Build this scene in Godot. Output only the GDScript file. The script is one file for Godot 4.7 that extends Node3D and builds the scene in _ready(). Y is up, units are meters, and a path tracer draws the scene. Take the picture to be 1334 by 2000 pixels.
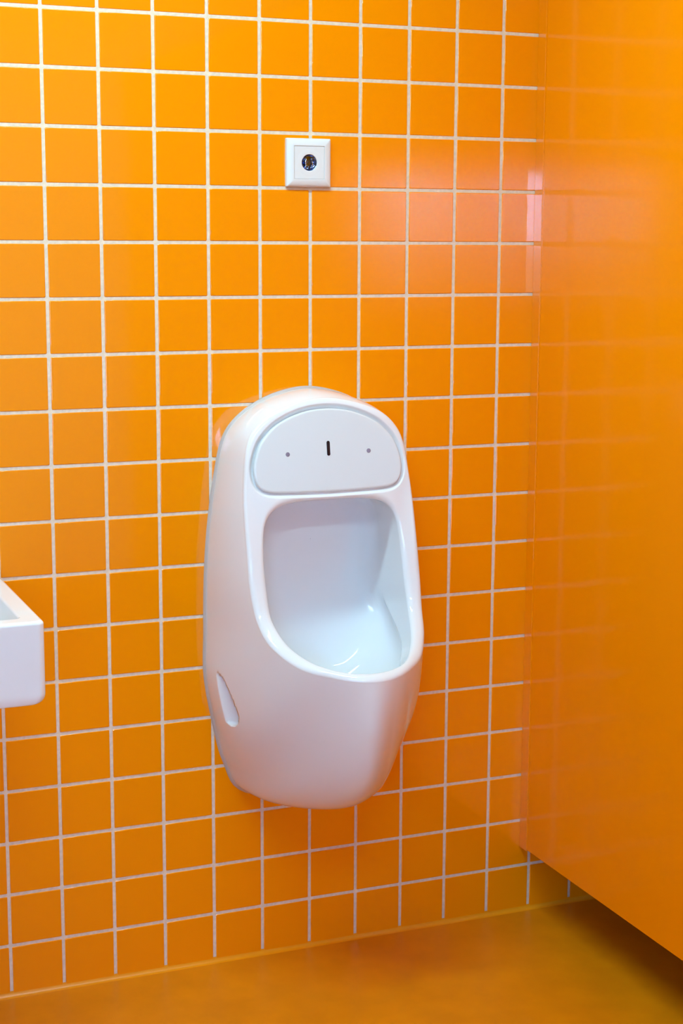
extends Node3D
# A tiled orange washroom: urinal on the tiled wall, socket above it, washbasin to the left,
# glossy orange cubicle partition to the right.  Metres, y up, tiled wall face at z = 0.

const PITCH := 0.1
const UX := 0.49            # centre line of the urinal
const CEIL := 2.45
const ROOM_L := -2.2
const ROOM_R := 2.1
const ROOM_B := 3.8

var M := {}
var used := {}

# ------------------------------------------------------------------ helpers
func numbered(n: String) -> String:
	if not used.has(n):
		used[n] = 0
		return n
	used[n] += 1
	return "%s_%03d" % [n, used[n]]

func tag(o: Node, label: String, category: String, group := "", kind := "") -> void:
	o.set_meta("label", label)
	o.set_meta("category", category)
	if group != "":
		o.set_meta("group", group)
	if kind != "":
		o.set_meta("kind", kind)

func thing(called: String, at: Vector3) -> Node3D:
	var o := Node3D.new()
	o.name = numbered(called)
	add_child(o)
	o.position = at
	return o

func part(called: String, mesh: Mesh, mat: Material, parent: Node, at := Vector3.ZERO) -> MeshInstance3D:
	var o := MeshInstance3D.new()
	o.name = called
	o.mesh = mesh
	o.material_override = mat
	o.cast_shadow = GeometryInstance3D.SHADOW_CASTING_SETTING_ON
	o.position = at
	parent.add_child(o, true)
	return o

func mat(col: Color, rough: float, spec := 0.5, metal := 0.0) -> StandardMaterial3D:
	var m := StandardMaterial3D.new()
	m.albedo_color = col
	m.roughness = rough
	m.metallic_specular = spec
	m.metallic = metal
	return m

func noise_tex(seed_: int, freq: float, a: Color, b: Color, size := 512, oct := 4) -> NoiseTexture2D:
	var n := FastNoiseLite.new()
	n.seed = seed_
	n.frequency = freq
	n.fractal_octaves = oct
	var g := Gradient.new()
	g.set_color(0, a)
	g.set_color(1, b)
	var t := NoiseTexture2D.new()
	t.width = size
	t.height = size
	t.seamless = true
	t.noise = n
	t.color_ramp = g
	return t

# Rows of points -> smooth mesh. cross(along rows, along columns) is the outside.
func grid_mesh(rows: Array, closed: bool, flip := false) -> ArrayMesh:
	var nr := rows.size()
	var nc: int = rows[0].size()
	var verts := PackedVector3Array()
	var norms := PackedVector3Array()
	var idx := PackedInt32Array()
	for i in nr:
		var r0: PackedVector3Array = rows[maxi(i - 1, 0)]
		var r: PackedVector3Array = rows[i]
		var r1: PackedVector3Array = rows[mini(i + 1, nr - 1)]
		verts.append_array(r)
		for j in nc:
			var ja := j - 1
			var jb := j + 1
			if closed:
				ja = (j - 1 + nc) % nc
				jb = (j + 1) % nc
			else:
				ja = maxi(ja, 0)
				jb = mini(jb, nc - 1)
			var n := (r1[j] - r0[j]).cross(r[jb] - r[ja])
			if n.length_squared() < 1e-18:
				n = (r1[jb] - r0[jb]).cross(r1[jb] - r1[ja]) + (r1[ja] - r0[ja]).cross(r1[jb] - r1[ja]) + (r1[jb] - r0[jb]).cross(r0[jb] - r0[ja])
			n = n.normalized()
			norms.append(-n if flip else n)
	var span := nc if closed else nc - 1
	for i in nr - 1:
		for j in span:
			var a := i * nc + j
			var d := i * nc + (j + 1) % nc
			var b := a + nc
			var c := d + nc
			if flip:
				idx.append_array(PackedInt32Array([a, b, c, a, c, d]))
			else:
				idx.append_array(PackedInt32Array([a, c, b, a, d, c]))
	var arr := []
	arr.resize(Mesh.ARRAY_MAX)
	arr[Mesh.ARRAY_VERTEX] = verts
	arr[Mesh.ARRAY_NORMAL] = norms
	arr[Mesh.ARRAY_INDEX] = idx
	var m := ArrayMesh.new()
	m.add_surface_from_arrays(Mesh.PRIMITIVE_TRIANGLES, arr)
	return m

# Box with chamfered edges, centred at c.
func bevel_box(s: Vector3, c := Vector3.ZERO, b := 0.003) -> ArrayMesh:
	var st := SurfaceTool.new()
	st.begin(Mesh.PRIMITIVE_TRIANGLES)
	add_bevel_box(st, s, c, b)
	st.generate_normals()
	return st.commit()

func add_poly(st: SurfaceTool, pts: Array, out: Vector3) -> void:
	var n: Vector3 = (pts[1] - pts[0]).cross(pts[2] - pts[0])
	var p := pts.duplicate()
	if n.dot(out) > 0.0:
		p.reverse()
	st.set_smooth_group(-1)
	for k in range(1, p.size() - 1):
		st.add_vertex(p[0])
		st.add_vertex(p[k])
		st.add_vertex(p[k + 1])

func add_bevel_box(st: SurfaceTool, s: Vector3, c: Vector3, b: float) -> void:
	var h := s * 0.5
	b = minf(b, minf(h.x, minf(h.y, h.z)) * 0.9)
	for ax in 3:
		var u := (ax + 1) % 3
		var v := (ax + 2) % 3
		for sg in [-1.0, 1.0]:
			var q := []
			for k in [[-1, -1], [1, -1], [1, 1], [-1, 1]]:
				var p := Vector3.ZERO
				p[ax] = sg * h[ax]
				p[u] = k[0] * (h[u] - b)
				p[v] = k[1] * (h[v] - b)
				q.append(p + c)
			var n := Vector3.ZERO
			n[ax] = sg
			add_poly(st, q, n)
			for sv in [-1.0, 1.0]:
				var e := []
				for k in [[-1, 0], [1, 0], [1, 1], [-1, 1]]:
					var p := Vector3.ZERO
					p[ax] = sg * (h[ax] - (b if k[1] == 1 else 0.0))
					p[v] = sv * (h[v] - (0.0 if k[1] == 1 else b))
					p[u] = k[0] * (h[u] - b)
					e.append(p + c)
				if ax < v or true:
					var n2 := Vector3.ZERO
					n2[ax] = sg
					n2[v] = sv
					if ax == (v + 1) % 3:
						add_poly(st, e, n2)
	for sx in [-1.0, 1.0]:
		for sy in [-1.0, 1.0]:
			for sz in [-1.0, 1.0]:
				add_poly(st, [Vector3(sx * h.x, sy * (h.y - b), sz * (h.z - b)) + c, Vector3(sx * (h.x - b), sy * h.y, sz * (h.z - b)) + c, Vector3(sx * (h.x - b), sy * (h.y - b), sz * h.z) + c], Vector3(sx, sy, sz))

func lathe(profile: Array, segs := 48) -> ArrayMesh:
	# profile of Vector2(radius, z) from the outside round to the front centre; axis is z
	var rows := []
	for p in profile:
		var r := PackedVector3Array()
		for k in segs:
			var a := TAU * k / segs
			r.append(Vector3(cos(a) * p.x, sin(a) * p.x, p.y))
		rows.append(r)
	return grid_mesh(rows, true, true)

func round_rect(x0: float, x1: float, z0: float, z1: float, r: float, y: float, seg := 8) -> PackedVector3Array:
	var out := PackedVector3Array()
	r = minf(r, minf(x1 - x0, z1 - z0) * 0.49)
	var cs := [[x1 - r, z1 - r, 0.0], [x0 + r, z1 - r, PI / 2], [x0 + r, z0 + r, PI], [x1 - r, z0 + r, 1.5 * PI]]
	for c in cs:
		for k in seg + 1:
			var a: float = c[2] + PI / 2 * k / seg
			out.append(Vector3(c[0] + cos(a) * r, y, c[1] + sin(a) * r))
	return out

func sd_poly(p: Vector2, v: PackedVector2Array) -> float:
	var n := v.size()
	var d := (p - v[0]).length_squared()
	var s := 1.0
	var j := n - 1
	for i in n:
		var e := v[j] - v[i]
		var w := p - v[i]
		var b := w - e * clampf(w.dot(e) / e.length_squared(), 0.0, 1.0)
		d = minf(d, b.length_squared())
		var c1 := p.y >= v[i].y
		var c2 := p.y < v[j].y
		var c3 := e.x * w.y > e.y * w.x
		if (c1 and c2 and c3) or (not c1 and not c2 and not c3):
			s = -s
		j = i
	return s * sqrt(d)

# ------------------------------------------------------------------ scene
func _ready() -> void:
	setup_camera()
	setup_light()
	make_materials()
	build_room()
	build_partition()
	build_urinal()
	build_basin()
	build_socket()
	build_ceiling_lamps()

func setup_camera() -> void:
	var cam := Camera3D.new()
	cam.name = "camera"
	cam.projection = Camera3D.PROJECTION_PERSPECTIVE
	cam.keep_aspect = Camera3D.KEEP_HEIGHT
	cam.fov = 34.857
	cam.near = 0.05
	cam.far = 100.0
	add_child(cam)
	cam.position = Vector3(-0.6272, 1.41, 2.8909)
	cam.basis = Basis(Vector3.UP, -0.3913) * Basis(Vector3.RIGHT, -0.1667) * Basis(Vector3.BACK, 0.0046)
	cam.current = true

func setup_light() -> void:
	var env := Environment.new()
	env.background_mode = Environment.BG_SKY
	var sm := ProceduralSkyMaterial.new()
	sm.sky_top_color = Color(0.50, 0.70, 1.0)
	sm.sky_horizon_color = Color(0.66, 0.80, 1.0)
	sm.ground_horizon_color = Color(0.36, 0.40, 0.46)
	sm.ground_bottom_color = Color(0.30, 0.32, 0.34)
	sm.sun_angle_max = 0.0
	sm.energy_multiplier = 34.0
	var sky := Sky.new()
	sky.sky_material = sm
	env.sky = sky
	env.tonemap_mode = Environment.TONE_MAPPER_LINEAR
	env.tonemap_exposure = 0.93
	env.sdfgi_enabled = true
	env.ssao_enabled = true
	env.ssil_enabled = true
	var we := WorldEnvironment.new()
	we.name = "environment"
	we.environment = env
	add_child(we)

func make_materials() -> void:
	M.tile = mat(Color(1.0, 0.57, 0.0), 0.055, 0.70)
	M.grout = mat(Color(0.96, 0.87, 0.77), 0.85, 0.3)
	M.grout.albedo_texture = noise_tex(3, 0.03, Color(0.90, 0.90, 0.90), Color(1, 1, 1))
	M.grout.uv1_triplanar = true
	M.grout.uv1_scale = Vector3(6, 6, 6)
	M.floor = mat(Color(0.90, 0.53, 0.0), 0.38, 0.45)
	M.floor.albedo_texture = noise_tex(9, 0.012, Color(0.93, 0.92, 0.92), Color(1, 1, 1))
	M.floor.uv1_triplanar = true
	M.floor.uv1_world_triplanar = true
	M.floor.uv1_scale = Vector3(1.3, 1.3, 1.3)
	M.bead = mat(Color(0.95, 0.58, 0.02), 0.3)
	M.panel = mat(Color(0.98, 0.56, 0.0), 0.13, 0.37)
	M.profile = mat(Color(0.97, 0.55, 0.0), 0.03, 0.7)
	M.profile.clearcoat_enabled = true
	M.profile.clearcoat = 1.0
	M.profile.clearcoat_roughness = 0.03
	M.white_wall = mat(Color(0.74, 0.75, 0.76), 0.8, 0.3)
	M.ceiling = mat(Color(0.93, 0.93, 0.93), 0.9, 0.2)
	M.ceramic = mat(Color(0.925, 0.915, 0.915), 0.06, 0.5)
	M.cover = mat(Color(0.875, 0.885, 0.885), 0.22, 0.5)
	M.slot = mat(Color(0.03, 0.03, 0.10), 0.25)
	M.cap = mat(Color(0.55, 0.50, 0.56), 0.35)
	M.cap_dot = mat(Color(0.86, 0.84, 0.88), 0.25)
	M.silicone = mat(Color(0.76, 0.69, 0.65), 0.4)
	M.plastic = mat(Color(0.90, 0.89, 0.895), 0.28)
	M.chrome = mat(Color(0.75, 0.80, 0.88), 0.08, 0.5, 1.0)
	M.dark_metal = mat(Color(0.38, 0.44, 0.62), 0.10, 0.5, 1.0)
	M.frame = mat(Color(0.92, 0.92, 0.93), 0.35)
	M.glass = mat(Color(0.95, 0.97, 1.0, 0.06), 0.02)
	M.glass.transparency = BaseMaterial3D.TRANSPARENCY_ALPHA
	M.lamp = mat(Color(0.95, 0.95, 0.95), 0.4)
	M.lamp.emission_enabled = true
	M.lamp.emission = Color(0.745, 0.935, 1.0)
	M.lamp.emission_energy_multiplier = 6.0

# ------------------------------------------------------------------ room
func tile_mesh(w: float, h: float) -> ArrayMesh:
	var st := SurfaceTool.new()
	st.begin(Mesh.PRIMITIVE_TRIANGLES)
	var rings := [[0.0, -0.005], [0.0, -0.0017], [0.0017, 0.0]]
	var pos := []
	var nrm := []
	for r in rings:
		var hw: float = w / 2 - r[0]
		var hh: float = h / 2 - r[0]
		var ch := 0.0014
		var ps := []
		var ns := []
		for c in [[1, 1], [-1, 1], [-1, -1], [1, -1]]:
			var a := Vector3(c[0] * hw, c[1] * (hh - ch), r[1])
			var b := Vector3(c[0] * (hw - ch), c[1] * hh, r[1])
			var pair := [a, b] if c[0] * c[1] > 0 else [b, a]
			ps.append_array(pair)
			var na := Vector3(c[0] * 0.95, c[1] * 0.3, 0).normalized()
			var nb := Vector3(c[0] * 0.3, c[1] * 0.95, 0).normalized()
			ns.append_array([na, nb] if c[0] * c[1] > 0 else [nb, na])
		if r[1] == 0.0:
			for k in ns.size():
				ns[k] = Vector3(0, 0, 1)
		pos.append(ps)
		nrm.append(ns)
	var verts := PackedVector3Array()
	var norms := PackedVector3Array()
	var idx := PackedInt32Array()
	for r in 3:
		for k in 8:
			verts.append(pos[r][k])
			norms.append(nrm[r][k])
	for r in 2:
		for k in 8:
			var a := r * 8 + k
			var d := r * 8 + (k + 1) % 8
			idx.append_array(PackedInt32Array([a, a + 8, d + 8, a, d + 8, d]))
	for k in range(1, 7):
		idx.append_array(PackedInt32Array([16, 16 + k + 1, 16 + k]))
	var arr := []
	arr.resize(Mesh.ARRAY_MAX)
	arr[Mesh.ARRAY_VERTEX] = verts
	arr[Mesh.ARRAY_NORMAL] = norms
	arr[Mesh.ARRAY_INDEX] = idx
	var m := ArrayMesh.new()
	m.add_surface_from_arrays(Mesh.PRIMITIVE_TRIANGLES, arr)
	return m

func slab(called: String, lo: Vector3, hi: Vector3, m: Material, parent: Node) -> MeshInstance3D:
	var b := BoxMesh.new()
	b.size = hi - lo
	return part(called, b, m, parent, (lo + hi) / 2)

func struct_root(called: String, label: String, category: String) -> Node3D:
	var o := Node3D.new()
	o.name = called
	add_child(o)
	tag(o, label, category, "", "structure")
	return o

func build_room() -> void:
	# tiled wall
	var wall := struct_root("wall_front", "wall of square orange glazed tiles with cream grout", "wall")
	slab("grout", Vector3(ROOM_L, -0.02, -0.15), Vector3(ROOM_R, CEIL, -0.0015), M.grout, wall)
	var tm := tile_mesh(PITCH - 0.0056, PITCH - 0.0056)
	var rng := RandomNumberGenerator.new()
	rng.seed = 7
	var rest := []
	for col in range(-22, 21):
		for row in range(0, 24):
			var b := Basis.from_euler(Vector3(rng.randf_range(-1, 1), rng.randf_range(-1, 1), rng.randf_range(-1, 1)) * deg_to_rad(0.10))
			var p := Vector3((col + 0.5) * PITCH, (row + 0.5) * PITCH, rng.randf_range(-0.0001, 0.0001))
			if row < 19 and ((col >= -2 and col <= 9) or (col >= 10 and col <= 11 and row < 2)):
				var t := part("tile", tm, M.tile, wall, p)
				t.basis = b
			else:
				rest.append(Transform3D(b, p))
	var mm := MultiMesh.new()
	mm.transform_format = MultiMesh.TRANSFORM_3D
	mm.mesh = tm
	mm.instance_count = rest.size()
	for k in rest.size():
		mm.set_instance_transform(k, rest[k])
	var mi := MultiMeshInstance3D.new()
	mi.name = "outer_tiles"
	mi.multimesh = mm
	mi.material_override = M.tile
	mi.set_meta("kind", "stuff")
	wall.add_child(mi, true)

	var fl := slab("floor", Vector3(ROOM_L - 0.15, -0.15, -0.15), Vector3(ROOM_R + 0.15, 0, ROOM_B + 0.15), M.floor, self)
	tag(fl, "smooth seamless yellow orange resin floor", "floor", "", "structure")
	var ce := slab("ceiling", Vector3(ROOM_L - 0.15, CEIL, -0.15), Vector3(ROOM_R + 0.15, CEIL + 0.15, ROOM_B + 0.15), M.ceiling, self)
	tag(ce, "plain white ceiling", "ceiling", "", "structure")
	var wl := slab("wall_left", Vector3(ROOM_L - 0.15, 0, -0.15), Vector3(ROOM_L, CEIL, ROOM_B + 0.15), M.white_wall, self)
	tag(wl, "plain white side wall beyond the washbasin", "wall", "", "structure")
	var wr := slab("wall_right", Vector3(ROOM_R, 0, -0.15), Vector3(ROOM_R + 0.15, CEIL, ROOM_B + 0.15), M.ceiling, self)
	tag(wr, "white wall behind the cubicle partition", "wall", "", "structure")

	# back wall with its window opening
	var x0 := -1.80
	var x1 := -0.30
	var y0 := 1.12
	var y1 := 1.74
	var wb := struct_root("wall_back", "white wall with a wide low window facing the tiles", "wall")
	var zb := ROOM_B
	slab("masonry", Vector3(ROOM_L, 0, zb), Vector3(ROOM_R, y0, zb + 0.15), M.white_wall, wb)
	slab("masonry", Vector3(ROOM_L, y1, zb), Vector3(ROOM_R, CEIL, zb + 0.15), M.white_wall, wb)
	slab("masonry", Vector3(ROOM_L, y0, zb), Vector3(x0, y1, zb + 0.15), M.white_wall, wb)
	slab("masonry", Vector3(x1, y0, zb), Vector3(ROOM_R, y1, zb + 0.15), M.white_wall, wb)
	var wn := struct_root("window_1", "wide white framed window of three panes opposite the tiles", "window")
	var f := 0.04
	var bars := [[x0, x1, y0, y0 + f], [x0, x1, y1 - f, y1], [x0, x0 + f, y0 + f, y1 - f], [x1 - f, x1, y0 + f, y1 - f]]
	var pw := (x1 - x0 - 2 * f) / 3.0
	for k in 2:
		var xm := x0 + f + pw * (k + 1)
		bars.append([xm - f * 0.6, xm + f * 0.6, y0 + f, y1 - f])
	for e in bars:
		part("window_frame", bevel_box(Vector3(e[1] - e[0], e[3] - e[2], 0.06), Vector3.ZERO, 0.004), M.frame, wn, Vector3((e[0] + e[1]) / 2, (e[2] + e[3]) / 2, zb + 0.08))
	for k in 3:
		var pl := BoxMesh.new()
		pl.size = Vector3(pw - f * 1.2, y1 - y0 - 2 * f, 0.006)
		part("pane", pl, M.glass, wn, Vector3(x0 + f + pw * (k + 0.5), (y0 + y1) / 2, zb + 0.08))

	# sealing bead between tiles and floor
	var rows := []
	var nz := FastNoiseLite.new()
	nz.seed = 5
	nz.frequency = 3.0
	for k in 161:
		var x := lerpf(ROOM_L, ROOM_R, k / 160.0)
		var s := 1.0 + 0.12 * nz.get_noise_1d(x)
		var r := PackedVector3Array()
		for j in 7:
			var a := PI / 2 * j / 6.0
			r.append(Vector3(x, 0.010 * s * (1.0 - sin(a)), 0.010 * s * (1.0 - cos(a)) - 0.0005))
		rows.append(r)
	var bead := part("trim_1", grid_mesh(rows, false, false), M.bead, self)
	tag(bead, "thin yellow orange sealing bead where the tiles meet the floor", "trim", "", "structure")

# ------------------------------------------------------------------ partition
func build_partition() -> void:
	var o := thing("cubicle_partition", Vector3(0.9785, 0, 0))
	tag(o, "tall glossy orange cubicle partition raised above the floor", "partition")
	var y0 := 0.143
	var y1 := 2.02
	var t := 0.013
	part("panel", bevel_box(Vector3(t, y1 - y0, 1.6), Vector3.ZERO, 0.0008), M.panel, o, Vector3(t / 2, (y0 + y1) / 2, 0.803))
	part("panel", bevel_box(Vector3(t, y1 - y0, 1.5), Vector3.ZERO, 0.0008), M.panel, o, Vector3(t / 2, (y0 + y1) / 2, 2.356))
	# U profile screwed to the tiles
	var p := part("wall_profile", bevel_box(Vector3(t + 0.006, y1 - y0 + 0.002, 0.030), Vector3.ZERO, 0.0007), M.profile, o, Vector3(t / 2, (y0 + y1) / 2, 0.0151))
	p.set_meta("label", "polished orange channel along the tiles")
	for z in [1.45, 2.6]:
		var leg := CylinderMesh.new()
		leg.top_radius = 0.012
		leg.bottom_radius = 0.016
		leg.height = y0
		part("foot", leg, M.chrome, o, Vector3(t / 2, y0 / 2, z))

# ------------------------------------------------------------------ urinal
# stations from the top middle down one side to the bottom middle:
# rim outer edge A(w,y,z), wall outline B(w,y), side handles P1, P2, rim inner edge O, cavity handles C1, C2, cavity spine S
var ST := [
	[Vector3(0, 1.118, .092), Vector2(0, 1.127), null, null, Vector3(0, .932, .127), Vector3(0, .938, .060), Vector3(0, .925, .028), Vector3(0, .84, .028)],
	[Vector3(.056, 1.110, .094), Vector2(.056, 1.118), null, null, Vector3(.035, .932, .127), Vector3(.034, .938, .060), Vector3(.033, .925, .028), Vector3(0, .84, .028)],
	[Vector3(.109, 1.091, .097), Vector2(.104, 1.098), null, null, Vector3(.070, .930, .127), Vector3(.068, .936, .060), Vector3(.066, .922, .028), Vector3(0, .835, .028)],
	[Vector3(.141, 1.064, .099), Vector2(.144, 1.068), null, null, Vector3(.100, .924, .128), Vector3(.097, .930, .060), Vector3(.095, .915, .028), Vector3(0, .83, .028)],
	[Vector3(.157, 1.030, .104), Vector2(.167, 1.030), null, null, Vector3(.120, .910, .129), Vector3(.115, .915, .060), Vector3(.113, .900, .028), Vector3(0, .82, .028)],
	[Vector3(.165, .975, .112), Vector2(.181, .965), null, null, Vector3(.131, .888, .131), Vector3(.125, .888, .060), Vector3(.122, .880, .028), Vector3(0, .81, .028)],
	[Vector3(.169, .92, .124), Vector2(.191, .900), null, null, Vector3(.135, .86, .136), Vector3(.129, .858, .060), Vector3(.126, .852, .028), Vector3(0, .80, .028)],
	[Vector3(.170, .85, .142), Vector2(.198, .83), null, null, Vector3(.137, .82, .145), Vector3(.130, .815, .065), Vector3(.127, .805, .028), Vector3(0, .77, .028)],
	[Vector3(.170, .78, .159), Vector2(.202, .75), null, null, Vector3(.137, .77, .160), Vector3(.131, .755, .080), Vector3(.128, .740, .028), Vector3(0, .72, .028)],
	[Vector3(.164, .722, .183), Vector2(.203, .67), null, null, Vector3(.135, .725, .181), Vector3(.147, .682, .110), Vector3(.140, .642, .034), Vector3(0, .66, .031)],
	[Vector3(.151, .684, .222), Vector2(.2035, .5855), Vector3(.2022, .5703, .0705), Vector3(.1725, .6039, .1603), Vector3(.122, .688, .224), Vector3(.160, .618, .175), Vector3(.122, .565, .052), Vector3(0, .61, .038)],
	[Vector3(.121, .658, .276), Vector2(.1874, .4911), Vector3(.1856, .4658, .0942), Vector3(.1519, .5208, .2054), Vector3(.098, .666, .270), Vector3(.142, .585, .245), Vector3(.095, .515, .090), Vector3(0, .575, .055)],
	[Vector3(.085, .649, .316), Vector2(.1666, .4104), Vector3(.14, .3831, .1266), Vector3(.0991, .4758, .2548), Vector3(.068, .655, .310), Vector3(.098, .565, .298), Vector3(.064, .488, .120), Vector3(0, .555, .070)],
	[Vector3(.043, .643, .346), Vector2(.1275, .3467), Vector3(.0848, .3272, .1835), Vector3(.047, .4458, .3115), Vector3(.035, .650, .328), Vector3(.042, .560, .320), Vector3(.030, .480, .140), Vector3(0, .545, .078)],
	[Vector3(0, .641, .358), Vector2(0, .3238), Vector3(0, .3283, .234), Vector3(0, .4103, .3568), Vector3(0, .649, .334), Vector3(0, .555, .330), Vector3(0, .475, .150), Vector3(0, .54, .080)],
]
const LEDGE_X := [8.0, 9.0, 10.0, 11.0, 12.0, 13.0]
const LEDGE: Array[Vector3] = [Vector3(.132, .735, .055), Vector3(.130, .704, .110), Vector3(.123, .667, .178), Vector3(.099, .643, .230), Vector3(.070, .632, .272), Vector3(.035, .628, .295)]
const COVER := [[0.0, 1.0995], [.035, 1.0965], [.065, 1.0885], [.092, 1.0765], [.112, 1.0625], [.130, 1.0430], [.1405, 1.0220], [.1460, 1.0020], [.1470, .9850], [.1440, .9700], [.1370, .9590], [.1260, .9525], [.1080, .9490], [.06, .9470], [0.0, .9460]]
const POCKET := [[.603, .052], [.593, .078], [.576, .094], [.558, .106], [.540, .1150], [.530, .1170], [.519, .113], [.511, .1015], [.507, .086], [.510, .069], [.557, .059]]

func cr3(p0: Vector3, p1: Vector3, p2: Vector3, p3: Vector3, f: float) -> Vector3:
	return 0.5 * (2.0 * p1 + (p2 - p0) * f + (2.0 * p0 - 5.0 * p1 + 4.0 * p2 - p3) * f * f + (3.0 * p1 - p0 - 3.0 * p2 + p3) * f * f * f)

func station(tab: Array, x: float) -> Array:
	var n := tab.size()
	var i := mini(int(x), n - 2)
	var f := x - i
	var mir := Vector3(-1, 1, 1)
	var out := []
	for k in tab[0].size():
		var p1: Vector3 = tab[i][k]
		var p2: Vector3 = tab[i + 1][k]
		var p0: Vector3 = tab[i - 1][k] if i > 0 else tab[1][k] * mir
		var p3: Vector3 = tab[i + 2][k] if i + 2 < n else tab[n - 2][k] * mir
		out.append(cr3(p0, p1, p2, p3, f))
	return out

func bez(a: Vector3, b: Vector3, c: Vector3, d: Vector3, t: float) -> Vector3:
	var s := 1.0 - t
	return a * (s * s * s) + b * (3 * t * s * s) + c * (3 * t * t * s) + d * (t * t * t)

func smooth_loop(half: Array, per := 8) -> PackedVector2Array:
	# half outline (x >= 0, top to bottom) -> closed, finely sampled outline
	var pts := []
	for p in half:
		pts.append(Vector2(p[0], p[1]))
	for k in range(half.size() - 2, 0, -1):
		pts.append(Vector2(-half[k][0], half[k][1]))
	var out := PackedVector2Array()
	var n := pts.size()
	for i in n:
		for k in per:
			out.append(pts[i].cubic_interpolate(pts[(i + 1) % n], pts[(i - 1 + n) % n], pts[(i + 2) % n], float(k) / per))
	return out

func build_urinal() -> void:
	var root := thing("urinal", Vector3(UX, 0, 0))
	tag(root, "white ceramic wall urinal with a sensor cover on the orange tiles", "urinal")
	# control table
	var tab := []
	for i in ST.size():
		var s: Array = ST[i]
		var a: Vector3 = s[0]
		var b := Vector3(s[1].x, s[1].y, 0.0)
		var p1 := Vector3.ZERO
		var p2 := Vector3.ZERO
		if s[2] != null:
			p1 = s[2]
			p2 = s[3]
		else:
			var o := Vector2(b.x, b.y - 0.85).normalized()
			if i > 5:
				o = Vector2(1, 0)
			var bulge := Vector3(o.x, o.y, 0) * 0.006
			p1 = b.lerp(a, 0.33) + bulge
			p2 = b.lerp(a, 0.67) + bulge
		tab.append([b, p1, p2, a, s[4], s[5], s[6], s[7]])
	# where to sample along the outline
	var xs := []
	var segs := [[0.0, 6.0, 170], [6.0, 10.0, 80], [10.0, 12.0, 120], [12.0, 14.0, 50]]
	for g in segs:
		for k in g[2]:
			xs.append(lerpf(g[0], g[1], float(k) / g[2]))
	xs.append(14.0)
	var half := xs.size()
	var cover := smooth_loop(COVER, 5)
	var pocket := PackedVector2Array()
	for p in POCKET:
		pocket.append(Vector2(p[0], p[1]))
	var ns := 90
	var nr := 130
	var nc := 46
	var cols := []
	for j in half:
		var x: float = xs[j]
		var c := station(tab, x)
		# slope of the rim seen from the side gives the way the rim faces
		var ca := station(tab, maxf(x - 0.05, 0.0))
		var cb := station(tab, minf(x + 0.05, 14.0))
		var tdir: Vector3 = (cb[3] + cb[4]) - (ca[3] + ca[4])
		var face := Vector3(0, tdir.z, -tdir.y)
		if x < 3.0:
			face = Vector3(0, 0.16, 1)
		elif x < 5.0:
			face = Vector3(0, 0.16, 1).lerp(face.normalized(), (x - 3.0) / 2.0)
		if x > 13.5:
			face = Vector3(0, 1, 0.2)
		face = face.normalized()
		var col := PackedVector3Array()
		for k in ns:
			var t := float(k) / ns
			var p := bez(c[0], c[1], c[2], c[3], t)
			if x > 9.3 and x < 12.5:
				var sd := sd_poly(Vector2(p.y, p.z), pocket)
				if sd < 0.001:
					var zl := lerpf(0.052, 0.069, clampf((0.603 - p.y) / 0.093, 0.0, 1.0))
					var dep := clampf((p.z - zl) * 1.15, 0.0, 0.055)
					p.x -= dep * smoothstep(0.001, -0.0022, sd)
			col.append(p)
		var A: Vector3 = c[3]
		var O: Vector3 = c[4]
		var ln := A.distance_to(O)
		var rr := minf(0.013, ln * 0.5)
		for k in nr:
			var q := float(k) / nr
			var s := lerpf(q, 0.5 - 0.5 * cos(PI * q), 0.7)
			var d1 := s * ln
			var d2 := (1.0 - s) * ln
			var f1 := sqrt(maxf(0.0, 1.0 - pow(1.0 - minf(d1 / rr, 1.0), 2.0)))
			var f2 := sqrt(maxf(0.0, 1.0 - pow(1.0 - minf(d2 / rr, 1.0), 2.0)))
			var p := A.lerp(O, s) + face * 0.008 * minf(f1, f2)
			if x < 6.6 and p.y > 0.93:
				var sd := sd_poly(Vector2(p.x, p.y), cover)
				if sd < 0.008:
					p -= face * 0.008 * smoothstep(0.009, 0.0, sd)
			col.append(p)
		for k in nc + 1:
			var t := float(k) / nc
			var soft := bez(O, c[5], c[6], c[7], t)
			var wgt := 1.0 - smoothstep(7.5, 10.5, x)
			if wgt > 0.0:
				var K := Vector3(c[6].x, lerpf(c[5].y, c[6].y, 0.3), 0.026)
				var E0 := K.lerp(O, 0.30)
				var E1 := K.lerp(c[7], 0.035 / maxf(0.05, K.distance_to(c[7])))
				var h := Vector3.ZERO
				if t < 0.3:
					h = O.lerp(E0, t / 0.3)
				elif t < 0.65:
					var g := (t - 0.3) / 0.35
					h = E0 * (1 - g) * (1 - g) + K * 2 * g * (1 - g) + E1 * g * g
				else:
					h = E1.lerp(c[7], (t - 0.65) / 0.35)
				soft = soft.lerp(h, wgt)
			# low down the side wall ends in a soft edge and the bowl widens below it
			var led := smoothstep(8.1, 8.9, x) * (1.0 - smoothstep(11.0, 12.4, x))
			if led > 0.0:
				var L := LEDGE[0]
				for m in LEDGE.size() - 1:
					if x >= LEDGE_X[m]:
						L = LEDGE[m].cubic_interpolate(LEDGE[m + 1], LEDGE[maxi(m - 1, 0)], LEDGE[mini(m + 2, 5)], clampf((x - LEDGE_X[m]) / (LEDGE_X[m + 1] - LEDGE_X[m]), 0.0, 1.0))
				var h2 := Vector3.ZERO
				if t < 0.3:
					h2 = O.lerp(L, t / 0.3)
				else:
					h2 = bez(L, L + Vector3(.038, -.030, -.034), c[6], c[7], (t - 0.3) / 0.7)
				soft = soft.lerp(h2, led)
			col.append(soft)
		cols.append(col)
	var rows := []
	var total := ns + nr + nc + 1
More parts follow.
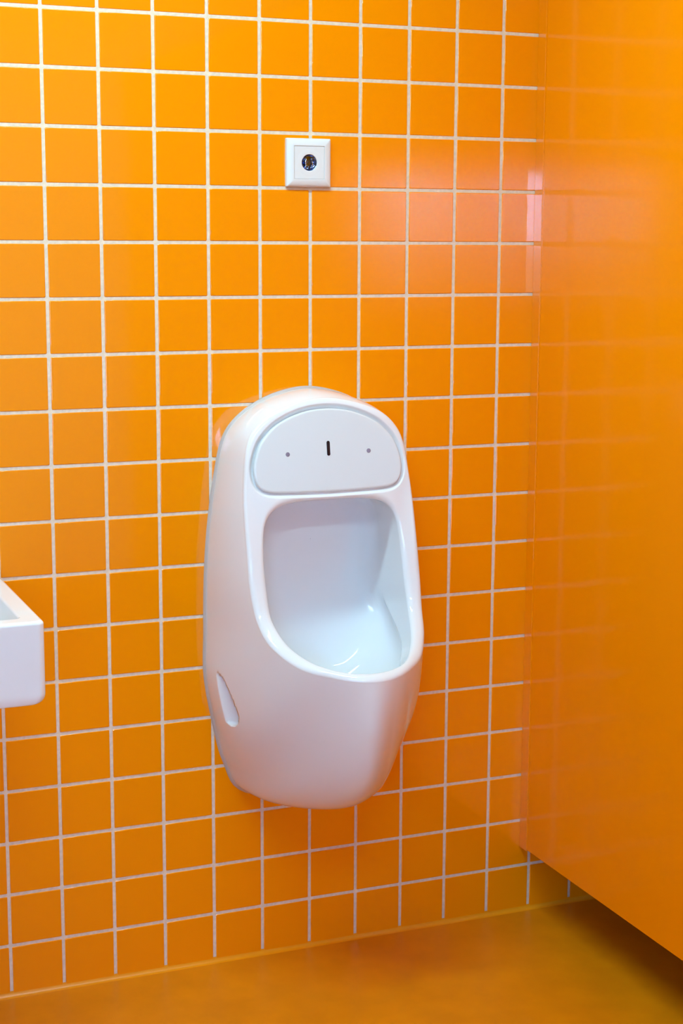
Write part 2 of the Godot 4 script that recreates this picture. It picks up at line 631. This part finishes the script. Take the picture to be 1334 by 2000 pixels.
	for i in total:
		var r := PackedVector3Array()
		for j in half:
			r.append(cols[j][i])
		for j in range(half - 2, 0, -1):
			var p: Vector3 = cols[j][i]
			r.append(Vector3(-p.x, p.y, p.z))
		rows.append(r)
	part("bowl", grid_mesh(rows, true), M.ceramic, root)
	# silicone seal round the back edge
	var seal := []
	for e in [[0.0048, 0.0], [0.0035, 0.0022], [0.0010, 0.0040], [-0.001, 0.0046]]:
		var r := PackedVector3Array()
		var n: int = rows[0].size()
		for j in range(0, n, 4):
			var p: Vector3 = rows[0][j]
			var tg: Vector3 = rows[0][(j + 4) % n] - rows[0][(j - 4 + n) % n]
			var out := Vector3(-tg.y, tg.x, 0).normalized()
			r.append(p + out * e[0] + Vector3(0, 0, e[1]))
		seal.append(r)
	part("silicone_seal", grid_mesh(seal, true), M.silicone, root)

	# cover plate: plane z = .116 + (1.026 - y) * .15
	var fine := smooth_loop(COVER, 12)
	var nrm := Vector3(0, 0.15, 1).normalized()
	var crow := []
	var cc := Vector2(0, 1.02)
	for e in [[0.0004, -0.010], [0.0004, -0.0030], [0.0009, -0.0014], [0.0022, -0.0004], [0.0040, 0.0], [0.0050, 0.0]]:
		crow.append(cover_ring(fine, e[0], e[1], cc, 1.0, nrm))
	for g in [0.8, 0.55, 0.3, 0.1, 0.001]:
		crow.append(cover_ring(fine, 0.0050, 0.0, cc, g, nrm))
	var cov := part("sensor_cover", grid_mesh(crow, true, true), M.cover, root)
	cov.set_meta("label", "flat white half-round cover plate with a sensor slot")
	var sl := part("sensor_slot", capsule_plate(0.0064, 0.0275, 0.0006), M.slot, cov, on_cover(0.0, 1.026, 0.0022))
	sl.rotation.x = -atan(0.15)
	for sx in [-1.0, 1.0]:
		var cp := part("screw_cap", lathe([Vector2(0.0042, -0.001), Vector2(0.0041, 0.0003), Vector2(0.0034, 0.0008), Vector2(0.0016, 0.0007), Vector2(0.0001, 0.0007)], 24), M.cap, cov, on_cover(sx * 0.0805, 1.0182, 0.0020))
		cp.rotation.x = -atan(0.15)
	return

func on_cover(x: float, y: float, off: float) -> Vector3:
	var n := Vector3(0, 0.15, 1).normalized()
	return Vector3(x, y, 0.116 + (1.026 - y) * 0.15) + n * off

func cover_ring(loop: PackedVector2Array, inset: float, off: float, cc: Vector2, shrink: float, _n: Vector3) -> PackedVector3Array:
	var r := PackedVector3Array()
	var n := loop.size()
	for j in n:
		var t := (loop[(j + 1) % n] - loop[(j - 1 + n) % n]).normalized()
		var p := loop[j] + Vector2(t.y, -t.x) * inset
		p = cc + (p - cc) * shrink
		r.append(on_cover(p.x, p.y, 0.002 + off))
	return r

func capsule_plate(w: float, h: float, t: float) -> ArrayMesh:
	var rows := []
	for e in [[0.0, -0.001], [0.0, t * 0.6], [0.0004, t], [0.0012, t]]:
		var r := PackedVector3Array()
		var rad: float = w / 2 - e[0]
		for k in 32:
			var a := TAU * k / 32.0
			r.append(Vector3(cos(a) * rad, sin(a) * rad + signf(sin(a) + 1e-6) * (h / 2 - w / 2), e[1]))
		rows.append(r)
	var last := PackedVector3Array()
	for k in 32:
		last.append(Vector3(0, clampf(rows[3][k].y, -h / 2 + w / 2, h / 2 - w / 2), t))
	rows.append(last)
	return grid_mesh(rows, true, true)

# ------------------------------------------------------------------ washbasin
func build_basin() -> void:
	var o := thing("washbasin", Vector3(-0.3576, 0, 0))
	tag(o, "white square-edged ceramic washbasin mounted on the orange tiles", "washbasin")
	var hx := 0.25
	var zf := 0.42
	var yt := 0.8175
	var yb := 0.683
	var rows := []
	var rr := 0.012
	# underside, side, rim edge, rim, bowl
	rows.append(round_rect(-0.02, 0.02, 0.19, 0.23, 0.015, yb))
	rows.append(round_rect(-hx + 0.02, hx - 0.02, 0.0, zf - 0.005, rr, yb))
	for k in 7:
		var a := PI / 2 * k / 6.0
		var i := 0.016 * (1.0 - sin(a))
		rows.append(round_rect(-hx + i, hx - i, 0.0, zf - i * 0.22, rr, yb + 0.016 * (1.0 - cos(a))))
	for k in 7:
		var a := PI / 2 * k / 6.0
		var i := 0.006 * (1.0 - cos(a))
		rows.append(round_rect(-hx + i, hx - i, 0.0, zf - i, rr, yt - 0.006 * (1.0 - sin(a))))
	var i0 := 0.033
	for k in 5:
		var a := PI / 2 * k / 4.0
		var i := i0 - 0.004 + 0.004 * sin(a)
		rows.append(round_rect(-hx + i, hx - i, 0.10 - 0.004 + 0.004 * sin(a), zf - i, 0.014, yt - 0.004 * (1.0 - cos(a))))
	for e in [[0.034, 0.02], [0.038, 0.06], [0.046, 0.085], [0.062, 0.098], [0.10, 0.104], [0.16, 0.107], [0.22, 0.108]]:
		rows.append(round_rect(-hx + e[0], hx - e[0], minf(0.10 + (e[0] - 0.033), 0.245), maxf(zf - e[0], 0.265), 0.03, yt - e[1]))
	part("basin_bowl", grid_mesh(rows, true), M.ceramic, o)
	part("drain", lathe([Vector2(0.032, 0.0), Vector2(0.031, 0.003), Vector2(0.024, 0.004), Vector2(0.022, 0.001), Vector2(0.0005, 0.001)], 32), M.chrome, o, Vector3(0, yt - 0.1085, 0.255)).rotation.x = -PI / 2

# ------------------------------------------------------------------ socket
func build_socket() -> void:
	var o := thing("wall_socket", Vector3(0.4937, 1.5468, 0))
	tag(o, "square white wall socket with a round metal centre above the urinal", "socket")
	var h := 0.0442
	# outer frame: bevelled square ring
	var rows := []
	for e in [[h, 0.0, 0.002], [h, 0.0052, 0.002], [h - 0.0010, 0.0072, 0.002], [h - 0.0045, 0.0092, 0.002], [h - 0.0100, 0.0106, 0.0015], [h - 0.0135, 0.0109, 0.0015], [h - 0.0143, 0.0108, 0.001], [h - 0.0144, 0.0070, 0.001]]:
		rows.append(sq_ring(e[0], e[1], e[2]))
	part("frame", grid_mesh(rows, true, true), M.plastic, o)
	# inset plate with a round lip
	rows = []
	var hi := h - 0.0146
	rows.append(sq_ring(hi, 0.006, 0.001))
	rows.append(sq_ring(hi, 0.0102, 0.001))
	rows.append(sq_ring(hi - 0.0004, 0.0105, 0.001))
	for e in [[0.0262, 0.0104], [0.0254, 0.0100], [0.0246, 0.0104], [0.0158, 0.0106], [0.0150, 0.0098], [0.0148, 0.004]]:
		rows.append(circ_ring(e[0], e[1]))
	part("insert", grid_mesh(rows, true, true), M.plastic, o)
	# metal cup, its lock barrel and the bright springs
	var cup := part("metal_cup", lathe([Vector2(0.0149, 0.0094), Vector2(0.0145, 0.0096), Vector2(0.0138, 0.0088), Vector2(0.0120, 0.0062), Vector2(0.0085, 0.0046), Vector2(0.004, 0.0040), Vector2(0.0002, 0.0040)], 40), M.dark_metal, o)
	for sx in [-0.0045, 0.0050]:
		var r := []
		for k in 13:
			var t := k / 12.0
			var y := lerpf(0.008, -0.009, t)
			var x: float = sx + (0.0022 if sx > 0 else -0.0018) * sin(t * PI)
			var w := 0.0013 * sin(PI * clampf(t, 0.08, 0.92)) + 0.0003
			var row := PackedVector3Array()
			for j in 9:
				var a := PI * j / 8.0
				row.append(Vector3(x - cos(a) * w, y, 0.0052 + sin(a) * w * 1.2 + 0.002 * t))
			r.append(row)
		part("spring_contact", grid_mesh(r, false), M.chrome, cup)
	part("pin_ring", lathe([Vector2(0.0038, 0.0045), Vector2(0.0037, 0.0068), Vector2(0.0031, 0.0073), Vector2(0.0025, 0.0066), Vector2(0.0024, 0.0046)], 28), M.chrome, cup, Vector3(-0.0042, -0.0082, 0.0012))

func sq_ring(h: float, z: float, r: float) -> PackedVector3Array:
	var out := PackedVector3Array()
	var a := round_rect(-h, h, -h, h, r, 0.0, 9)
	for p in a:
		out.append(Vector3(p.x, p.z, z))
	return out

func circ_ring(r: float, z: float) -> PackedVector3Array:
	var out := PackedVector3Array()
	for c in 4:
		for k in 10:
			var a := PI / 2 * c + PI / 2 * (k + 0.02) / 9.02
			out.append(Vector3(cos(a) * r, sin(a) * r, z))
	return out

# ------------------------------------------------------------------ lamps
func build_ceiling_lamps() -> void:
	for s in [[-0.10, 0.72, 3.2, "long white ceiling lamp close to the tiled wall"], [-0.20, 2.30, 2.6, "long white ceiling lamp in the middle of the room"]]:
		var o := thing("ceiling_lamp", Vector3(s[0], CEIL, s[1]))
		tag(o, s[3], "lamp", "ceiling lamps")
		part("housing", bevel_box(Vector3(1.24, 0.04, 0.16), Vector3.ZERO, 0.004), M.frame, o, Vector3(0, -0.02, 0))
		part("lamp_diffuser", bevel_box(Vector3(1.2, 0.012, 0.11), Vector3.ZERO, 0.003), M.lamp, o, Vector3(0, -0.045, 0))
		var l := AreaLight3D.new()
		l.name = "lamp_light"
		l.area_size = Vector2(1.2, 0.11)
		l.light_color = Color(0.745, 0.935, 1.0)
		l.light_energy = s[2]
		l.light_size = 0.1
		l.area_range = 12.0
		l.shadow_enabled = true
		o.add_child(l)
		l.position = Vector3(0, -0.055, 0)
		l.rotation.x = -PI / 2
